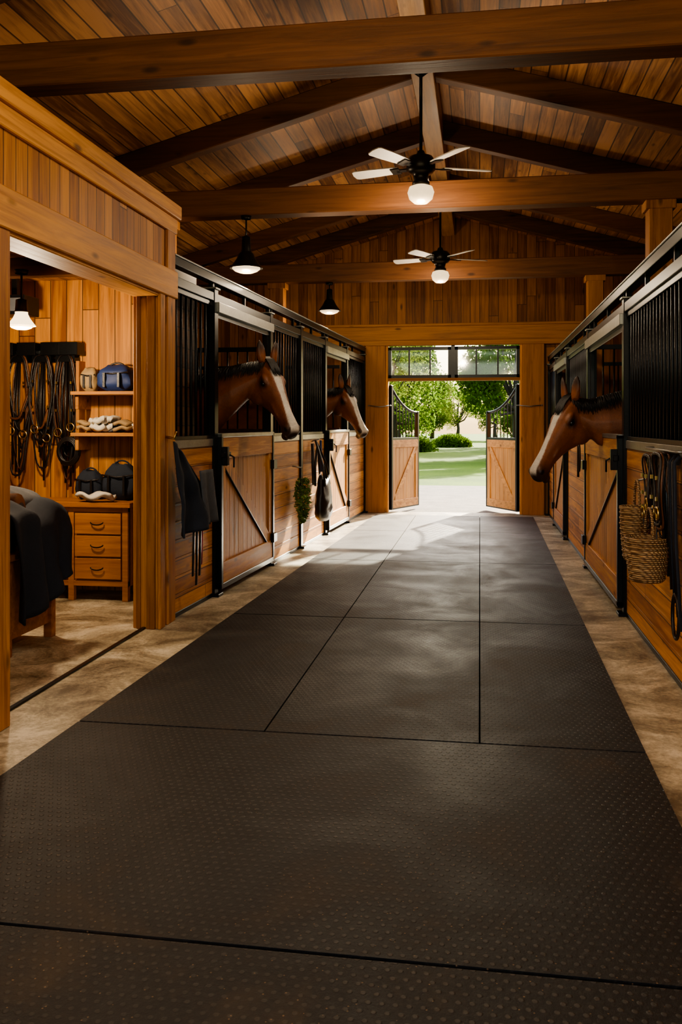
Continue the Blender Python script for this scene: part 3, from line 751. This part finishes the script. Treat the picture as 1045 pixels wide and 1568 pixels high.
horse(-1.90,7.85,2.03,1.22,1,-38,57,.85,1,(.25,.076,.020))
horse(-1.84,12.15,1.97,1.22,1,-38,56,1.0,1,(.23,.072,.019))
horse(.76,7.9,1.68,1.24,-1,34,57,.75,-1,(.27,.086,.023))
# ------------------------------------------------------------------ hanging things on fronts
b=B()
def fn(u,v):
    ya=5.98+.10*v; yb=6.16+.72*min(1,v*1.15)**.8
    y=ya+(yb-ya)*u; z=1.33-.70*v-.10*u*(1-v)+.05*u*v
    return (-2.14+.035*math.sin(u*12+v*2)*(.3+v)+.05*v*math.sin(u*3.1)+.02*mnoise.noise(V((u*4,v*4,1))),y,z)
grid_cloth(b,fn,40,30,M['navy'],.014)
def fn2(u,v):
    y=6.40+.30*u+.12*v; z=1.10-.42*v
    return (-2.085+.018*math.sin(u*9)*(.3+v),y,z)
grid_cloth(b,fn2,16,16,M['greycl'],.012)
b.tube([(-2.225,6.05,1.36),(-2.16,6.05,1.35),(-2.15,6.05,1.40)],.010,M['brass'],6)
for k,(yy,mt,zz) in enumerate(((6.50,'leather',.22),(6.62,'red',.36),(6.42,'leather',.30),(6.58,'leather',.28))):
    b.tube([(-2.13,yy-.03,.75),(-2.14,yy,.55),(-2.15,yy+.01,zz)],.022,M[mt],6,flat=.35,ref=(0,1,0))
b.build('navy_riding_jacket')
def stallx(y): return -2.30+.0474*(y-6)
b=B(); yb=10.72; xb=stallx(yb)+.05
rings=[]
for i in range(11):
    t=i/10; k=[.55,.85,1,1.02,1,.95,.9,.84,.78,.74,.7][i]
    rings.append([V((xb+.12+.10*k*math.cos(2*math.pi*j/24)*(1+.2*mnoise.noise(V((j*.5,i*.5,0)))),yb+.27*k*math.sin(2*math.pi*j/24)*(1+.15*mnoise.noise(V((j*.4,i*.4,3)))),.27+(.52+.05*math.sin(j*.8))*t)) for j in range(24)])
b.loft(rings,M['leather'])
for o in (-.17,.17):
    for dx in (.05,.17): b.tube([(xb+dx,yb+o,.70),(xb+dx*.8,yb+o*.75,.95),(xb+.05,yb+o*.25,1.18),(xb+.02,yb,1.25)],.014,M['leather'],6)
b.tube([(xb+.03,yb-.26,1.22),(xb+.05,yb-.28,.72)],.020,M['leather'],6); b.tube([(xb+.03,yb+.3,1.25),(xb+.04,yb+.28,.85)],.016,M['blue'],6)
b.cyl((xb-.03,yb,1.24),(xb+.07,yb,1.27),.008,M['galv']); b.build('black_grooming_tote')
b=B(); rd=random.Random(3); yb=9.75; xb=stallx(yb)+.15
b.cyl((xb-.12,yb,.98),(xb,yb,.96),.008,M['galv']); b.tube([(xb,yb,.97),(xb,yb,.80)],.006,M['tan'],5)
for i in range(750):
    t=rd.random(); r=.13*math.sin(math.pi*min(1,.15+t*.85))**.7+.01; an=rd.uniform(0,6.28)
    c=V((xb+.7*r*math.cos(an)*rd.random()**.4,yb+r*math.sin(an)*1.2*rd.random()**.4,.84-t*.50))
    d=V((rd.uniform(-1,1),rd.uniform(-1,1),rd.uniform(-1,.2))).normalized()*.05; w=d.cross(V((rd.random(),rd.random(),1))).normalized()*.014
    b.add([c-d*.5,c+w,c+d*.5,c-w],[(0,1,2,3)],M['hayg'])
b.build('hanging_herb_bundle')
def basket(x,y,z,r,h,sy=1.0):
    b=B(); n=28; rings=[]
    prof=[(.001,.0),(.72,.0),(.80,.04),(.93,.35),(1.0,.7),(1.0,.92),(1.06,.95),(1.06,1.0),(.97,1.0),(.93,.9),(.90,.5),(.72,.08),(.001,.06)]
    for pr,pz in prof:
        rings.append([V((x+r*pr*math.cos(2*math.pi*j/n)*(1+.02*(j%2)),y+sy*r*pr*math.sin(2*math.pi*j/n)*(1+.02*(j%2)),z+h*pz)) for j in range(n)])
    b.loft(rings,M['wicker'])
    for k in range(9):
        zz=z+h*(.08+.10*k); rr=r*(.80+.20*min(1,k/6))
        b.tube([(x+rr*1.02*math.cos(2*math.pi*j/20),y+sy*rr*1.02*math.sin(2*math.pi*j/20),zz) for j in range(20)],.007,M['wicker'],5,closed=True)
    b.tube([(x+r*.1,y+sy*r*math.cos(t),z+h+.10*math.sin(t)*1.6) for t in [math.pi*i/12 for i in range(13)]],.008,M['wicker'],6)
    b.tube([(x+r*.1,y,z+h+.155),(1.09,y,z+h+.19)],.006,M['galv'],5)
    return b.build('wicker_basket')
basket(.93,5.16,.57,.115,.25); basket(.945,5.62,.62,.09,.33)
bridle(1.085,5.12,1.26,.52,.24,M['leather'],11,-1,.05); bridle(1.085,5.42,1.24,.46,.2,M['leather'],12,-1,.05)
b=B()
for k in range(5):
    y=4.90+.05*k; b.tube([(1.05,y,1.28),(1.02,y-.02,1.25),(1.03,y-.01,.8),(1.05,y+.03*k-.04,.36+.06*k)],.012,M['leather' if k%2 else 'navy'],6,flat=.5)
b.tube([(1.04,4.95+.08*math.cos(t),.42+.12*math.sin(t)) for t in [2*math.pi*i/18 for i in range(18)]],.01,M['leather'],6,closed=True)
b.tube([(1.07,4.85,1.305),(1.02,4.85,1.305),(1.02,5.7,1.305),(1.07,5.7,1.305)],.008,M['galv'],6)
b.build('hanging_lead_straps')
b=B(); b.tube([(1.05,9.5,1.28),(1.02,9.5,1.22),(1.02,9.5,.9)],.012,M['leather'],6); b.tube([(1.03,9.5+.06*math.cos(t),1.1+.14*math.sin(t)) for t in [2*math.pi*i/18 for i in range(18)]],.01,M['leather'],6,closed=True); b.build('hanging_halter')
# ------------------------------------------------------------------ outside
b=B(); b.box(-90,90,-60,140,-.4,-.13,M['grass']); b.build('lawn')
b=B(); b.box(-14,12,YE+.15,21.5,-.13,-.03,M['gravel']); b.build('gravel_path')
b=B(); b.box(-90,90,21.5,140,-.13,-.03,M['grass']); b.build('lawn_far')
def tree_mesh(seed,nl,mat):
    rd=random.Random(seed); b=B()
    b.tube([(0,0,0),(.1,0,1.2),(0,.1,2.4),(.1,0,4.2)],[.24,.17,.14,.05],M['bark'],8)
    cl=[]
    for i in range(18):
        an=rd.uniform(0,6.28); h=rd.uniform(1.3,5.6); R=2.3*math.sin(math.pi*min(1,(h-.3)/6.0))**.6
        e=V((R*.7*math.cos(an),R*.7*math.sin(an),h)); cl.append((e,rd.uniform(.7,1.25)))
        b.tube([(0,0,min(h,2.0)*.9),e*.5+V((0,0,.5)),e],[.08,.05,.02],M['bark'],5)
    vs=[];fs=[]
    for i in range(nl):
        c,r=cl[i%len(cl)]
        d=V((rd.gauss(0,1),rd.gauss(0,1),rd.gauss(0,.8))).normalized()*r*rd.random()**.35
        p=c+d; u=V((rd.gauss(0,1),rd.gauss(0,1),rd.gauss(0,1))).normalized(); w=u.orthogonal().normalized(); s=rd.uniform(.06,.12)
        o=len(vs); vs+=[p-u*s,p+w*s*.5,p+u*s,p-w*s*.5]; fs.append((o,o+1,o+2,o+3))
    b.add(vs,fs,mat)
    return b.mesh('tree_mesh_%d'%seed)
tms=[tree_mesh(1,12000,M['leaf']),tree_mesh(2,11000,M['leaf2']),tree_mesh(3,11000,M['leaf'])]
rd=random.Random(5)
spots=[(1.7,40,1.15,0),(4.6,46,1.3,1),(-4.7,38,1.05,1),(-7.5,44,1.2,2),(-5.2,54,1.3,0),(3.2,60,1.5,2),(-11,48,1.5,1),(9,48,1.5,0),(-14,60,1.8,0),(12,62,1.8,2)]
for i in range(14): spots.append((-22+i*2.9+rd.uniform(-.8,.8),86+rd.uniform(-5,8),rd.uniform(.85,1.15),i%3))
for x,y,s,k in spots:
    o=bpy.data.objects.new('tree',tms[k]); scene.collection.objects.link(o); o.location=(x,y,-.03); o.scale=(s,s,s); o.rotation_euler=(0,0,rd.uniform(0,6))
def bush(name,x,y,sx,sy,sz,seed):
    rd=random.Random(seed); b=B(); vs=[];fs=[]
    for i in range(3500):
        d=V((rd.gauss(0,1),rd.gauss(0,1),abs(rd.gauss(0,1)))).normalized()*rd.random()**.25*(1+.3*mnoise.noise(V((i*.7,seed,0))))
        p=V((x+d.x*sx,y+d.y*sy,.0+d.z*sz)); u=V((rd.gauss(0,1),rd.gauss(0,1),rd.gauss(0,1))).normalized(); w=u.orthogonal().normalized(); s=rd.uniform(.06,.12)
        o=len(vs); vs+=[p-u*s,p+w*s*.5,p+u*s,p-w*s*.5]; fs.append((o,o+1,o+2,o+3))
    b.add(vs,fs,M['leaf']); b.build(name)
for i,(x,y,sx) in enumerate(((-3.6,48,1.3),(-5.8,35,1.3),(-1.8,58,1.3),(3.2,36,1.3),(-9,39,2),(7,41,2))): bush('garden_bush',x,y,sx,1,.8+.3*(i%2),i)
# ------------------------------------------------------------------ light
w=bpy.data.worlds.new('World'); scene.world=w; w.use_nodes=True; nt=w.node_tree; nt.nodes.clear(); N=NT(nt)
sky=N.n('ShaderNodeTexSky',sky_type='NISHITA'); sky.sun_disc=False; sky.sun_elevation=math.radians(32); sky.sun_rotation=math.radians(20); sky.air_density=1.2; sky.dust_density=3.5
bg=N.n('ShaderNodeBackground',{'Color':sky.outputs[0],'Strength':.65}); N.n('ShaderNodeOutputWorld',{0:bg.outputs[0]})
s=bpy.data.lights.new('sun','SUN'); s.energy=30; s.angle=math.radians(.8); s.color=(1,.88,.70)
so=bpy.data.objects.new('sun',s); scene.collection.objects.link(so)
so.rotation_euler=V((-.30,-1,-.47)).to_track_quat('-Z','Y').to_euler()
so.location=(5,30,12)
# ------------------------------------------------------------------ camera
cd=bpy.data.cameras.new('camera'); cam=bpy.data.objects.new('camera',cd); scene.collection.objects.link(cam)
cam.location=(0,0,1.45); cam.rotation_euler=(math.radians(90),0,math.radians(8.945))
cd.sensor_width=36; cd.lens=1350/1568*36; cd.shift_y=-(784-650)/1568; cd.clip_end=500
scene.camera=cam
try:
    scene.view_settings.view_transform='AgX'; scene.view_settings.look='AgX - Medium High Contrast'
except Exception as ex: print(ex)
